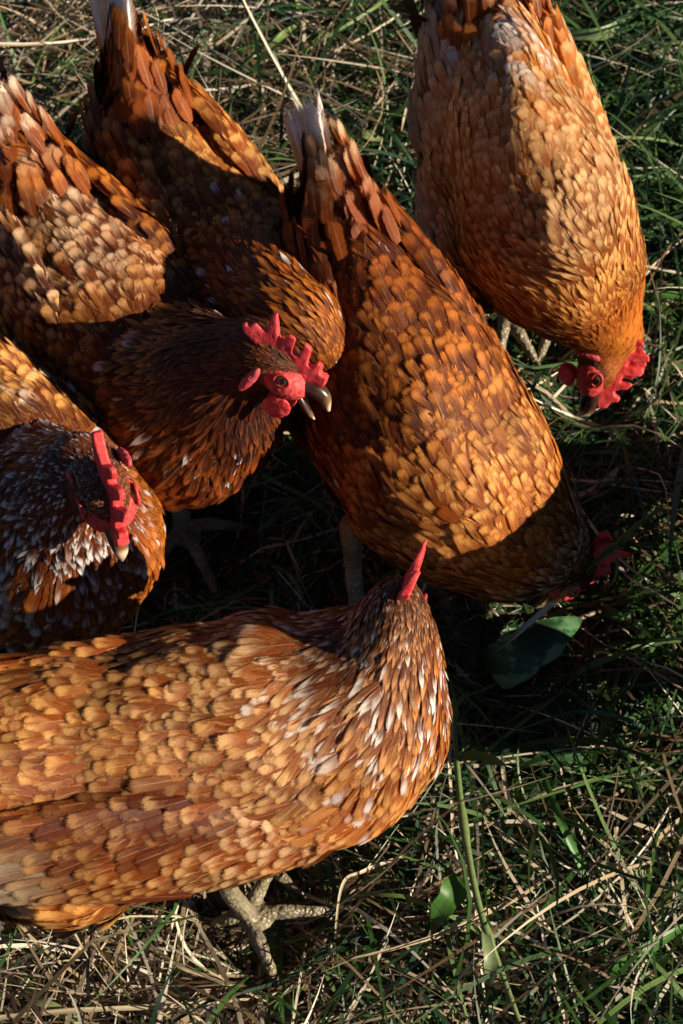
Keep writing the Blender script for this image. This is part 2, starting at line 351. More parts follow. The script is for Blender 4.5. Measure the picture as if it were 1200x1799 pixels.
# ------------------------------------------------------------------ one hen
SIZE = dict(hw=(.013, .036, .088, .088, .060, .036, .026, .0165), ht=(.018, .050, .088, .088, .062, .038, .026, .017))
def make_hen(label, spine, head, palette, tail, legs, hw=None, ht=None, open_beak=0., wing=True, white_side=None, seed=0, wing_tone=None, fluff=None, extra=(), comb_lean=0., hs=1., cape=0., wat=1.):
    """spine: eight points (px, py, z) from the tail base to the head; head: (forward, up); legs: list of ground points + heading"""
    global R
    R = np.random.default_rng(100 + seed)
    C = np.array([at(*p) for p in spine]); sq = np.array([.95, .92, .87, .86, .86, .86, .9, .97]); hw = np.array(hw or SIZE['hw']) * sq; ht = np.array(ht or SIZE['ht']) * sq
    org = np.array((C[2][0], C[2][1], 0.0)); root = empty('hen', org); tag(root, label, 'hen', 'brown hens feeding on the grass')
    f = nrm(np.array(head[0])); u_ = np.array(head[1], float); u_ = nrm(u_ - f * (u_ @ f)); s_ = np.cross(u_, f)   # s_ = the hen's left
    S, t = cr(np.hstack((C, np.array(hw)[:, None], np.array(ht)[:, None])), 90); P = S[:, :3]; rw, rh = S[:, 3], S[:, 4]
    T = nrm(np.gradient(P, axis=0))
    ups = np.array([[0, 0, 1.]] * 90); k = smooth(4.2, 6.5, t)[:, None]; ups = nrm(ups * (1 - k) + u_ * k)
    heading = C[3] - C[1]; heading[2] = 0; heading = nrm(heading)
    back = nrm(np.cross(np.cross(heading, (0, 0, 1.)), heading))
    # keep the frame from flipping where the neck runs upright: lean 'up' backwards there
    vert = np.abs(T[:, 2])[:, None]; ups = nrm(ups - heading * (smooth(.5, .95, vert) * np.sign(T[:, 2])[:, None]) * (1 - k) * 1.2)
    side = np.cross((0, 0, 1.), heading)                                    # the hen's left
    parts = []
    for i in range(0, 90):                                              # overlapping ellipsoids along the spine fuse into one body
        lat = nrm(np.cross(T[i], ups[i])); upi = nrm(np.cross(lat, T[i])); parts.append(ball(P[i], np.array((T[i] * min(rw[i], rh[i]) * .62, lat * rw[i], upi * rh[i])), 9))
    mid, chest, rump = C[2], C[3], C[1]
    b0 = rump * .35 + mid * .65
    parts.append(ball(b0 + np.array((0, 0, -.030)), np.array((heading * .078, side * .060, (0, 0, .058))), 12))     # belly and fluff
    for sg in (1, -1): parts.append(ball(mid * .75 + rump * .25 + side * sg * .045 + np.array((0, 0, -.055)), np.array((heading * .055, side * .036, (0, 0, .062))), 12))
    for (c, ax) in extra: parts.append(ball(c, ax, 12))
    H = C[7]
    parts.append(ball(H + f * .004, hs * np.array((f * .023, s_ * .0165, u_ * .0175)), 10))
    body = fused([(V - org, F) for V, F in parts], 'body', .0045, 10, .0055, 24)
    link('body', body, [M_DOWN], root)
    # flow of the plumage
    def flow(Q):
        d = np.linalg.norm(Q[:, None] - P[None], axis=2) / ((rw + rh) / 2 + .012)[None]
        w = np.exp(-(d ** 2 - (d ** 2).min(1, keepdims=True)) * 9.0); w /= w.sum(1, keepdims=True)
        return w @ t, -nrm(w @ T)
    Lt = ([0, .8, 1.5, 2.5, 3.3, 4.2, 5.2, 6.2, 7], [.038, .032, .0275, .0255, .026, .034, .025, .012, .0065])
    Wt = ([0, .8, 1.5, 2.5, 3.3, 4.2, 5.2, 6.2, 7], [.0125, .0120, .0118, .0112, .0096, .0068, .0054, .0038, .0030])
    eye_c = [H + f * .009 + s_ * sg * .0125 - u_ * .001 for sg in (1, -1)]
    def spacing(Q, Nn):
        Qw = Q + org; tt, _ = flow(Qw); w = np.interp(tt + cape * smooth(1.6, 2.8, tt) * smooth(6, 4.5, tt), *Wt); sp = w * np.interp(tt, (0, 3.3, 4.2, 7), (.31, .31, .40, .5))
        loc = Qw - H; a, b_, c_ = loc @ f / hs, loc @ s_ / hs, loc @ u_ / hs
        bare = (((a - .012) / .017) ** 2 + ((c_ + .0055) / .0115) ** 2 < 1) & (np.abs(b_) > .006) & (np.abs(b_) < .020)
        sp[bare | ((a > .021) & (np.linalg.norm(loc, axis=1) < .035))] = 0
        sp[(tt < .25)] = 0
        return sp
    Q, Nn = scatter(body, spacing, 0); Q = Q + org
    tt, D = flow(Q); kf = len(Q); ts = tt + cape * smooth(1.6, 2.8, tt) * smooth(6, 4.5, tt)
    nzv = np.array([noise.noise(Vector(q * 22) + Vector((seed * 7, 0, 0))) for q in Q]); nz2 = np.array([noise.noise(Vector(q * 55) + Vector((0, seed * 5, 0))) for q in Q])
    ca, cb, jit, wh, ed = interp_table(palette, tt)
    rnd = R.random(kf)
    tone = np.clip(np.exp((nzv * 1.5 + nz2 * .9 + R.normal(0, .26, kf)) * jit * .85), .25, 1.22)[:, None]
    hue = R.normal(0, .04, kf)[:, None] * np.array((0, 1., 1.)) + 1
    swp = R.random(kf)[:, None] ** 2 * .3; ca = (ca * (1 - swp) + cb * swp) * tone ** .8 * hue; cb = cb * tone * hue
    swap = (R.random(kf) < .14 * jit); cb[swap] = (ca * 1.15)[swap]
    whm = R.random(kf) < wh * (1 + nz2 * 1.2 + nzv); cb[whm] = np.array(WH) * R.uniform(.75, 1.05, (whm.sum(), 1)); 
    if white_side is not None:
        for fn in white_side: cb, ca = fn(Q, tt, cb, ca, D, Nn)
    ca, cb = np.clip(ca, .004, .85), np.clip(cb, .005, .88)
    big = np.where(R.random(kf) < .08, 1.25, 1.0) * (1 + nz2 * .2); L = np.interp(ts, *Lt) * R.uniform(.70, 1.22, kf) * big; Wf = np.interp(ts, *Wt) * R.uniform(.66, 1.2, kf) * big
    under = smooth(-.2, -.75, Nn[:, 2]) * smooth(3.6, 2.6, tt); L = L * (1 + .3 * under)
    D = nrm(D + np.array((0, 0, -.25)) * smooth(.6, .1, Nn[:, 2])[:, None] * smooth(4., 3., tt)[:, None] + R.normal(0, .13, (kf, 3)) + nrm(np.cross(D, Nn)) * (nz2 * .35 + nzv * .25)[:, None])
    rad = np.interp(tt, t, (rw + rh) / 2)
    lift = np.abs(R.normal(.016, .010, kf)) + .02 * smooth(3.2, 4.2, tt); lift = np.where(R.random(kf) < .02, lift + .07, lift)
    D = nrm(D); curl = hug(body, Q - org, D, Nn, L); bad = curl > .16 * L; L = np.where(bad, L * .6, L); curl = np.where(bad, curl * .36, curl) - lift * L * .35; cup = 7 + .35 / np.maximum(rad, .016)
    point = smooth(3.4, 4.3, ts) * .9
    lift = lift * (1 - .25 * point); curl = curl
    nrmj = nrm(Nn + R.normal(0, .045, (kf, 3)))
    body_sel = tt < 3.9
    args = lambda m: (Q[m] + Nn[m] * .0004, D[m], nrmj[m], L[m], Wf[m], lift[m], curl[m], cup[m], ca[m], cb[m], rnd[m], ed[m], point[m])
    link('plumage', feather_mesh('plumage', [feathers(*args(body_sel))], org), [M_FEATHER], root)
    small = (~body_sel); link('hackle', feather_mesh('hackle', [feathers(*args(small), nu=5)], org), [M_FEATHER], root)
    # wings folded against the flanks
    if wing:
        for sg in (1, -1):
            i0, i1 = np.argmin(abs(t - 3.0)), np.argmin(abs(t - .9)); sh, re = P[i0] + side * sg * rw[i0] * .84 + (0, 0, .006), P[i1] + side * sg * (rw[i1] * 1.0 + .004) + (0, 0, .010)
            ax = re - sh; ln = np.linalg.norm(ax); ax = ax / ln; out = nrm(np.cross(ax, np.cross(side * sg + np.array((0, 0, .25)), ax))); vr = nrm(np.cross(out, ax)); vr = vr * np.sign(vr[2])
            lens = fused([(ball((sh + re) / 2 - org - vr * .012, np.array((ax * ln * .58, out * .020, vr * .050)), 12))], 'w', .004, 4)
            c0 = (sh + re) / 2
            def spw(Qq, Nq): 
                s0 = np.where(Nq @ out > -.25, .0054, 0.); a = (Qq + org - sh) @ ax / ln; return s0 * (1 + .35 * smooth(.5, 1., a))
            Qw, Nw = scatter(lens, spw, 0); Qw = Qw + org; a = (Qw - sh) @ ax / ln; kw = len(Qw)
            rear = smooth(.55, 1.0, a); dv = (Qw - c0) @ vr / .05
            Dw = nrm(ax[None] - vr[None] * (.35 - .35 * rear)[:, None] + R.normal(0, .07, (kw, 3)))
            tw = np.clip(2.9 - a * 2.0, .3, 3); ca, cb, jit, wh, ed = interp_table(wing_tone or palette, tw)
            nzw = np.array([noise.noise(Vector(q * 30)) for q in Qw]); tone = np.clip(np.exp((nzw * 1.4 + R.normal(0, .24, kw)) * jit * .85), .25, 1.22)[:, None]; ca, cb = ca * tone, cb * tone
            wm = R.random(kw) < wh * .5; cb[wm] = WH
            if white_side is not None:
                for fn in white_side: cb, ca = fn(Qw, tw, cb, ca, Dw, Nw)
            Lw = (.027 + .034 * rear) * R.uniform(.9, 1.1, kw); Ww = (.0130 + .0005 * rear) * R.uniform(.9, 1.1, kw)
            lf = R.normal(.045, .015, kw)
            sets = [feathers(Qw - Nw * .001, Dw, nrm(Nw + R.normal(0, .05, (kw, 3))), Lw, Ww, lf, hug(lens, Qw - org, Dw, Nw, Lw) * (1 - .8 * rear) - lf * Lw * .3, np.full(kw, 11.), np.clip(ca, .004, .8), np.clip(cb, .005, .85), R.random(kw), ed, rear * .3)]
            kp = 9; qi = np.arange(kp) / (kp - 1.)                                 # the long quills of the folded wing, one over the next
            Rp = sh + ax[None] * (ln * (.34 + .30 * qi))[:, None] - vr[None] * (.050 - .040 * qi)[:, None] + out[None] * (.0135 + .0045 * qi)[:, None]; Dp = nrm(ax[None] + vr[None] * (.10 - .22 * qi)[:, None] - out[None] * .05)
            cp1 = np.tile(np.array(CH), (kp, 1)) * R.uniform(.8, 1.2, (kp, 1)); cp2 = np.tile((np.array(cb).mean(0)), (kp, 1)) * R.uniform(.6, 1.0, (kp, 1))
            sets.append(feathers(Rp, Dp, nrm(np.tile(out, (kp, 1)) + R.normal(0, .03, (kp, 3))), np.linspace(.105, .070, kp) * min(1., ln / .15), np.full(kp, .0165), np.full(kp, .02), np.full(kp, -.007), np.full(kp, 12.), cp1, cp2, R.random(kp), np.full(kp, .5), np.full(kp, .3), nv=9))
            V = np.empty(len(lens.vertices) * 3, np.float32); bpy.data.meshes.remove(lens)
            link('wing', feather_mesh('wing', sets, org), [M_FEATHER], root)
    # tail: a narrow roof of long quills
    tb = C[0]; tip = at(*tail['tip']); ta = tip - tb; tl = np.linalg.norm(ta); ta = ta / tl
    tside = nrm(np.cross(ta, np.cross(side, ta))); tup = nrm(np.cross(ta, tside)); tup = tup * (1 if (tup @ -heading + tup[2]) > 0 else 1)
    if tup[2] < 0: tup = -tup
    PP, DD, NN, LL, WW, c1, c2 = [], [], [], [], [], [], []
    for sg in (1, -1):
        for i in range(7):
            q = i / 6.; PP.append(tb - ta * .045 + tside * sg * (.002 + .008 * q) - tup * (.002 + .022 * q)); DD.append(ta - tside * sg * (.035 * q) - tup * (.06 * q - .02))
            NN.append(tside * sg * (.80 + .1 * q) + tup * (.60 - .3 * q)); LL.append((tl + .060) * (1.0 - .12 * q) * R.uniform(.96, 1.02)); WW.append(.024)
            c1.append(np.array(tail['root']) * R.uniform(.8, 1.2)); c2.append(np.array(tail['tipcol'] if R.random() < tail.get('pale', .7) else tail['alt']) * R.uniform(.85, 1.1))
    n1 = len(PP)
    for i in range(120):                                                    # coverts wrap the root of the tail
        ph = R.uniform(0, 2 * math.pi); h = R.random(); rd = tside * math.cos(ph) + tup * math.sin(ph); j = int(h * 12); rr_ = rw[j] * abs(math.cos(ph)) + rh[j] * abs(math.sin(ph))
        r0 = P[j] + rd * (rr_ * .92 + .001) + ta * R.uniform(-.015, .03) * (1 - h); aim = tb + ta * tl * R.uniform(.42, .6) + rd * .004; PP.append(r0); DD.append(nrm(aim - r0) + R.normal(0, .03, 3)); NN.append(rd + ta * .25 + R.normal(0, .06, 3)); LL.append(R.uniform(.028, .044)); WW.append(R.uniform(.013, .017))
        c1.append(np.array(RU) * R.uniform(.5, 1.1)); c2.append((np.array(tail['cov']) * (1 - h) ** 1.5 + np.array(tail.get('low', RU)) * (1 - (1 - h) ** 1.5)) * R.uniform(.6, 1.15))
    k_ = len(PP); PP, DD, NN, LL, WW = map(np.array, (PP, DD, NN, LL, WW)); NN = nrm(NN); DD = nrm(DD)
    st = feathers(PP, DD, NN, LL, WW, np.full(k_, .03), -.0006 - 0 * LL, np.full(k_, 14.), np.clip(np.array(c1), 0, .85), np.clip(np.array(c2), 0, .85), R.random(k_), np.zeros(k_), np.full(k_, .25))
    link('tail', feather_mesh('tail', [st], org), [M_FEATHER], root)
    # ---- head parts in the head's own frame
    HM = lambda pts: H - org + hs * np.asarray(pts)[:, :1] * f + hs * np.asarray(pts)[:, 1:2] * s_ + hs * np.asarray(pts)[:, 2:3] * u_
    # comb outline (along, height)
    o2 = [(.037, .006), (.036, .012), (.0305, .0135), (.0295, .0200), (.0262, .0205), (.0245, .0150), (.0200, .0165), (.0190, .0265), (.0155, .0285), (.0130, .0270), (.0120, .0180), (.0075, .0195), (.0065, .0325), (.0030, .0345), (.0000, .0320), (-.0010, .0205), (-.0050, .0215),
          (-.0075, .0330), (-.0110, .0345), (-.0140, .0315), (-.0138, .0215), (-.0180, .0215), (-.0215, .0285), (-.0250, .0290), (-.0270, .0255), (-.0255, .0190), (-.0310, .0195), (-.0330, .0165), (-.029, .013), (-.022, .0105), (-.012, .010), (.004, .009), (.018, .006), (.028, .001)]
    fj = R.normal(0, .14, 40); o2 = [(a + R.normal(0, .0005) + (h - .02) * fj[int((a + .04) * 100) + 9] * (h > .02), h * (1 + (h > .024) * fj[int((a + .04) * 100)]) + R.normal(0, .0006)) for a, h in o2]
    bm = bmesh.new(); wob = R.uniform(0, 6)
    vs = [[bm.verts.new(HM([[a, sg * (.0042 - .085 * max(h - .005, 0)) + .0017 * math.sin(a * 130 + wob) * max(0, min(1, (h - .01) / .02)) + comb_lean * h, h]])[0]) for a, h in o2] for sg in (1, -1)]
    bm.faces.new(vs[0]); bm.faces.new(vs[1][::-1]); n_ = len(o2)
    for i in range(n_): bm.faces.new((vs[0][i], vs[1][i], vs[1][(i + 1) % n_], vs[0][(i + 1) % n_]))
    bmesh.ops.triangulate(bm, faces=bm.faces[:]); bmesh.ops.recalc_face_normals(bm, faces=bm.faces)
    me = to_mesh(bm, 'c'); V = np.array([v.co for v in me.vertices]); F = [tuple(p.vertices) for p in me.polygons]; bpy.data.meshes.remove(me)
    link('comb', fused([(V, F)], 'comb', .0007, 13, .0004, 200), [M_COMB], root)
    def headball(c, ax, name, mat, parent=root, vox=None, amp=0, sc_=300., it=3, n=12):
        Vb, Fb = ball((0, 0, 0), ax, n); Vb = HM(Vb + np.array(c)) if True else Vb
        me = fused([(Vb, Fb)], name, vox, it, amp, sc_) if vox else to_mesh(bm_of([(Vb, Fb)]), name)
        return link(name, me, [mat], parent)
    headball((.0115, 0, -.0042), ((.0190, 0, -.002), (0, .0170, 0), (.002, 0, .0128)), 'face_skin', M_FACE, vox=.0010, amp=.0006, sc_=420)
    for sg in (1, -1):
        th_ = np.linspace(0, 2 * math.pi, 25)[:-1]; rim = np.stack((.0108 + .0056 * np.cos(th_), np.full(24, sg * .0163), .0012 + .0042 * np.sin(th_)), 1)
        Vl = []; Fl = []
        for i_ in range(24):
            c_ = np.array((.0108, sg * .0163, .0012)); rd_ = nrm(rim[i_] - c_)
            for k_ in range(8): a_ = k_ * math.pi / 4; Vl.append(rim[i_] + rd_ * math.cos(a_) * .0012 + np.array((0, sg, 0)) * math.sin(a_) * .0011); Fl.append((i_ * 8 + k_, i_ * 8 + (k_ + 1) % 8, ((i_ + 1) % 24) * 8 + (k_ + 1) % 8, ((i_ + 1) % 24) * 8 + k_))
        link('eyelid', to_mesh(bm_of([(HM(np.array(Vl)), Fl)]), 'eyelid'), [M_FACE], root)
        e = headball((.0108, sg * .0150, .0012), ((.0050, 0, 0), (0, .0030, 0), (0, 0, .0040)), 'eye', M_EYE, n=10)
        p_ = headball((.0112, sg * .0168, .0014), ((.0026, 0, 0), (0, .0016, 0), (0, 0, .0025)), 'pupil', M_PUPIL, n=8); p_.parent = e
        headball((-.0092, sg * .0160, -.0112), ((.0042, 0, .0005), (0, .0030, 0), (.0025, sg * .001, .0125)), 'ear_lobe', M_LOBE, vox=.0008, amp=.0005)
        th = .12
        headball((.0155, sg * .0075, -.0245), ((.0105 * wat, 0, .001), (0, .0024, 0), (.001, sg * .003, .0108 * wat)), 'wattle', M_COMB, vox=.0009, amp=.0004)
    def beak(pts, rx, ry, name):
        Pb, _ = cr(np.array(pts), 14); Pw = HM(Pb); q = np.linspace(0, 1, 14); a = np.interp(q, np.linspace(0, 1, len(rx)), rx); b_ = np.interp(q, np.linspace(0, 1, len(ry)), ry)
        V, F = tube(Pw, a, b_, ups=np.broadcast_to(u_, (14, 3)), n=14); al = np.clip(((V + org - H) @ f - pts[0][0]) / (pts[-1][0] - pts[0][0]), 0, 1)
        F = np.array(F); me = raw_mesh(name, V, F[:, :4], True, None, None) if False else to_mesh(bm_of([(V, [tuple(x) for x in F])]), name)
        a_ = me.attributes.new('along', 'FLOAT', 'POINT'); a_.data.foreach_set('value', al.astype(np.float32)); link(name, me, [M_BEAK], root)
    beak([(.022, 0, -.002), (.033, 0, -.0005), (.0415, 0, -.003), (.0480, 0, -.0100)], (.0082, .0072, .0050, .0012), (.0075, .0066, .0050, .0016), 'upper_beak')
    d_ = open_beak; cs, sn = math.cos(d_), math.sin(d_)
    lb = [(.022 + (x - .022) * cs, 0, -.0075 - (x - .022) * sn - dz) for x, dz in ((.022, 0), (.032, .0005), (.041, .001), (.047, 0))]
    beak(lb, (.0062, .0056, .0036, .0008), (.0030, .0028, .0020, .0007), 'lower_beak')
    # ---- legs
    for (gx, gy, hx, hy, toes) in legs:
        g = at(gx, gy, .040); hd = heading if hx is None else nrm(np.array((hx, hy, 0))); sd_ = np.cross((0, 0, 1.), hd)
        hipt = g + np.array((0, 0, .12)) - heading * .012
        ank = g + np.array((0, 0, .010)); pts = [(cr(np.array([hipt, (hipt * .45 + ank * .55) - hd * .006, ank, g + hd * .002]), 16)[0], np.interp(np.linspace(0, 1, 16), (0, .3, .75, 1), (.0095, .0070, .0068, .0085)))]
        claws = []
        for ang, ln in (toes or ((0, .062), (40, .052), (-40, .052), (172, .028))):
            a = math.radians(ang); dd = hd * math.cos(a) + sd_ * math.sin(a); q = [g, g + dd * ln * .35 + np.array((0, 0, .0035)), g + dd * ln * .7 + np.array((0, 0, -.001)), g + dd * ln + np.array((0, 0, -.008))]
            P4, _ = cr(np.array(q), 22); rr = np.interp(np.linspace(0, 1, 22), (0, .5, 1), (.0070, .0052, .0038)) * (1 + .07 * np.sin(np.linspace(0, 5.5 * math.pi, 22)))
            pts.append((P4, rr)); claws.append((q[-1], dd))
        # web between the front toes at their root
        pr = [(tube(p - org, r, n=12)) for p, r in pts] + [ball(g - org + hd * .008, np.array((hd * .013, sd_ * .012, (0, 0, .006))), 10)]
        lg = link('leg', fused(pr, 'leg', .0013, 3, .0006, 260), [M_LEG], root)
        for c, dd in claws:
            P5, _ = cr(np.array([c - dd * .002, c + dd * .007 + np.array((0, 0, .001)), c + dd * .014 - np.array((0, 0, .004))]) - org, 8)
            V, F = tube(P5, np.linspace(.0030, .0006, 8), n=8); link('claw', to_mesh(bm_of([(V, F)]), 'claw'), [M_CLAW], lg)
    return root

def speck(n, prob, tmin, tmax, colour=WH):
    def fn(Q, tt, cb, ca, D, Nn):
        m = (np.random.default_rng(n).random(len(Q)) < prob) & (tt > tmin) & (tt < tmax); cb[m] = np.array(colour) * np.random.default_rng(n + 1).uniform(.8, 1.05, (m.sum(), 1)); return cb, ca
    return fn
def patch(px, py, z, r, col, amt=1., root=False, share=1.):
    """a patch of another plumage colour round a point of the bird"""
    def fn(Q, tt, cb, ca, D, Nn):
        near = np.argsort(np.linalg.norm(Q - at(px, py, z), axis=1) + np.where(((CAM - Q) * Nn).sum(1) < .1, 9., 0.))[:400]            # settle the patch on the skin nearest the wanted place
        e = [math.hypot(*(np.array(pix(Q[i])) - (px, py))) for i in near]; c = Q[near[int(np.argmin(e))]]
        d = np.linalg.norm(Q - c, axis=1) / r; w = (np.clip(1.35 - d, 0, 1) * amt * np.random.default_rng(int(px)).uniform(.3, 1.2, len(Q))).clip(0, 1)[:, None] * (np.random.default_rng(int(py)).random(len(Q)) < share)[:, None]
        cb = cb * (1 - w) + np.array(col) * w
        if root: ca = ca * (1 - w * .8) + np.array(col) * .8 * w * .8
        return cb, ca
    return fn
HENS = {}
# rear left hen, pecking with its head hidden behind the hen with the open beak
HENS['A'] = make_hen('hen pecking behind the open beaked hen, its own head hidden from view',
    [(236, 120, .350), (268, 225, .290), (350, 400, .230), (420, 490, .230), (470, 535, .280), (526, 560, .305), (562, 600, .295), (576, 655, .26)], ((.3, -.3, -.9), (.8, -.5, .3)),
    [(0, RU, AM, .4, 0, .1), (1, CH, AM, .8, 0, .25), (2, RU, TA, .8, .0, .2), (3, CH, TA, .5, .02, .1), (4, CH, RU, .5, .05, .1), (5, CH, AM, .6, .02, 0), (7, RU, AM, .4, 0, 0)],
    dict(tip=(218, -25, .415), root=AM, tipcol=WH, alt=CR, cov=AM), [(330, 640, None, None, None), (420, 600, None, None, None)], seed=1, hw=(.013, .036, .084, .076, .048, .033, .025, .0165), ht=(.018, .050, .086, .080, .052, .036, .026, .017))
HENS['B'] = make_hen('hen with an open beak and raised head turned to the right',
    [(18, 240, .355), (68, 350, .290), (180, 550, .230), (300, 705, .215), (352, 690, .262), (392, 655, .308), (440, 622, .340), (482, 640, .352)], ((.84, -.40, -.28), (.40, .30, .87)),
    [(0, RU, AM, .5, 0, .1), (.7, CH, AM, .8, 0, .3), (1.6, CH, AM, 1.1, .01, .35), (2.6, CH, AM, 1., .01, .3), (3.2, CH, RU, .9, .0, .5), (4, DK, RU, .7, .08, .3), (5, DK, CH, .6, .0, .1), (7, DK, RU, .5, 0, 0)],
    dict(tip=(-22, 105, .415), root=CR, tipcol=WH, alt=WH, cov=(.80, .66, .50), low=AM), [(322, 930, .45, -.89, ((0, .066), (72, .048), (-60, .044), (150, .024))), (180, 900, .6, -.8, None)], open_beak=.62, seed=2, white_side=[patch(140, 400, .31, .050, CR, .7), patch(215, 480, .31, .045, CR, .65), patch(60, 480, .28, .05, TA, .6), patch(300, 560, .31, .05, TA, .6), patch(230, 640, .30, .06, TA, .5)],
    hw=(.014, .040, .096, .098, .072, .044, .030, .0180), ht=(.020, .054, .094, .094, .074, .046, .032, .0185), comb_lean=-.15)
HENS['C'] = make_hen('hen facing the viewer with white streaked neck feathers, at the left edge',
    [(-230, 560, .345), (-150, 650, .290), (-20, 800, .235), (95, 955, .205), (100, 900, .262), (112, 862, .310), (145, 828, .348), (182, 848, .366)], ((.22, -.66, -.72), (.24, -.66, .70)),
    [(0, RU, AM, .5, 0, .1), (1, RU, TA, .9, .02, .3), (2.2, CH, TA, 1., .02, .3), (3.0, CH, AM, .8, .05, .3), (3.6, RU, AM, .7, .08, .2), (4.3, CH, RU, .8, .12, 0), (5.2, CH, RU, .6, .03, 0), (7, CH, RU, .4, 0, 0)],
    dict(tip=(-300, 440, .40), root=TA, tipcol=WH, alt=CR, cov=AM), [(60, 1160, .2, -.97, None), (-60, 1140, .2, -.97, None)], seed=3, white_side=[patch(10, 870, .30, .080, WH, 1.6, False, .6), patch(60, 1000, .25, .065, WH, 1.4, False, .3)],
    hw=(.018, .046, .092, .100, .066, .046, .030, .0175), ht=(.020, .054, .09, .09, .074, .048, .031, .018), comb_lean=.12, hs=1.16)
HENS['D'] = make_hen('hen pecking with its head lowered in shade at the centre, tail raised with pale quills',
    [(588, 330, .345), (612, 430, .300), (688, 640, .240), (780, 815, .205), (880, 920, .165), (945, 955, .128), (988, 970, .096), (1003, 990, .072)], ((-.22, -.15, -.95), (.95, .15, -.1)),
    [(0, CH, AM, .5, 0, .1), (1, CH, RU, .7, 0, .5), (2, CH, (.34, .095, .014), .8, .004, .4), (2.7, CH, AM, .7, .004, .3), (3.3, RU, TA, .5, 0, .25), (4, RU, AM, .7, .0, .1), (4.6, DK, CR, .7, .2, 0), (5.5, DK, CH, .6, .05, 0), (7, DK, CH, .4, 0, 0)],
    dict(tip=(552, 172, .415), root=TA, tipcol=WH, alt=CR, cov=(.58, .36, .20), low=RU), [(628, 1085, .2, -.97, None), (760, 1010, .3, -.95, None)], seed=4, hs=1.15,
    hw=(.013, .036, .085, .096, .074, .046, .030, .018), ht=(.018, .052, .100, .096, .074, .046, .030, .018))
HENS['E'] = make_hen('buff hen pecking at the upper right with golden neck and bright red comb',
    [(840, -80, .365), (868, 80, .300), (924, 325, .250), (968, 425, .214), (1020, 500, .175), (1056, 556, .142), (1076, 600, .116), (1056, 636, .108)], ((-.14, -.55, -.82), (.92, -.28, .05)),
    [(0, AM, TA, .4, .02, 0), (1, AM, (.66, .40, .18), .5, .0, 0), (1.7, AM, (.66, .40, .18), .5, .0, .1), (2.5, RU, (.62, .36, .14), .5, 0, .15), (3.2, RU, TA, .4, 0, .1), (4, RU, AM, .4, 0, 0), (5, AM, AM, .4, 0, 0), (7, RU, AM, .3, 0, 0)],
    dict(tip=(835, -190, .42), root=TA, tipcol=WH, alt=CR, cov=(.72, .52, .32), low=AM), [(888, 560, .5, -.85, ((0, .05), (45, .04), (-40, .04), (172, .02))), (985, 540, .3, -.95, None)], seed=5, cape=1.3, wat=.72, hs=1.06, white_side=[patch(905, 70, .35, .022, WH, 1.3, True), patch(970, 125, .33, .014, WH, 1.3), patch(915, 160, .34, .014, WH, 1.2), patch(950, 180, .34, .010, WH, 1.2), patch(1000, 330, .33, .07, (.66, .42, .20), .6), patch(940, 320, .33, .06, TA, .4), patch(735, 200, .2, .06, GY, 1.2, True), patch(775, 425, .12, .04, (.6, .5, .45), 1.2, True)],
    extra=[(at(790, 215, .22), np.diag((.034, .045, .055))), (at(815, 380, .18), np.diag((.040, .085, .055))), (at(780, 440, .13), np.diag((.030, .036, .045)))],
    hw=(.022, .044, .076, .082, .064, .040, .027, .0185), ht=(.034, .070, .118, .100, .064, .040, .028, .018))
HENS['F'] = make_hen('large hen nearest the viewer seen from the side, looking away, comb seen edge on',
    [(-230, 1300, .320), (-110, 1375, .270), (160, 1350, .232), (530, 1285, .226), (622, 1225, .262), (676, 1148, .300), (695, 1090, .325), (700, 1062, .330)], ((.12, .72, -.68), (.10, .66, .72)),
    [(0, RU, AM, .5, 0, .1), (1, RU, TA, .8, .0, .2), (1.7, RU, TA, 1., .0, .2), (2.4, RU, TA, .9, .0, .2), (3, RU, TA, .8, .0, .15), (3.5, RU, TA, .7, .16, .1), (4.3, CH, AM, .6, .42, 0), (5.4, CH, AM, .6, .2, 0), (7, DK, RU, .4, 0, 0)],
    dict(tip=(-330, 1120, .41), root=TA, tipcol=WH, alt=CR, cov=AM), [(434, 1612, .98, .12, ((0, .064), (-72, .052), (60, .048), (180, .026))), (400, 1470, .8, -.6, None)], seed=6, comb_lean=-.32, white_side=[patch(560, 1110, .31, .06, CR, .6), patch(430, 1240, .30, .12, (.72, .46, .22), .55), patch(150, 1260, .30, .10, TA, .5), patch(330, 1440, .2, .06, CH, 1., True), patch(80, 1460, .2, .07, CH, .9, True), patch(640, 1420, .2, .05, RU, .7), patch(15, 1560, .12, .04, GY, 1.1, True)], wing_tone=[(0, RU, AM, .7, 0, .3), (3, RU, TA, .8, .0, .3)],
    hw=(.024, .060, .094, .097, .078, .047, .028, .0175), ht=(.03, .066, .096, .106, .080, .042, .027, .018))
HENS['G'] = make_hen('dark hen only just entering at the right edge, shading the mottled leaf',
    [(1485, 1290, .275), (1465, 1240, .235), (1432, 1110, .232), (1394, 962, .208), (1378, 885, .14), (1365, 845, .11), (1358, 830, .085), (1353, 835, .060)], ((-.1, .2, -.95), (.1, .9, .1)),
    [(0, CH, RU, .5, 0, .1), (3, CH, RU, .6, 0, .3), (5, DK, CH, .5, 0, 0), (7, DK, CH, .4, 0, 0)],
    dict(tip=(1500, 1330, .33), root=TA, tipcol=WH, alt=CR, cov=RU), [(1340, 1240, .1, .95, None), (1440, 1240, .1, .95, None)], seed=8)

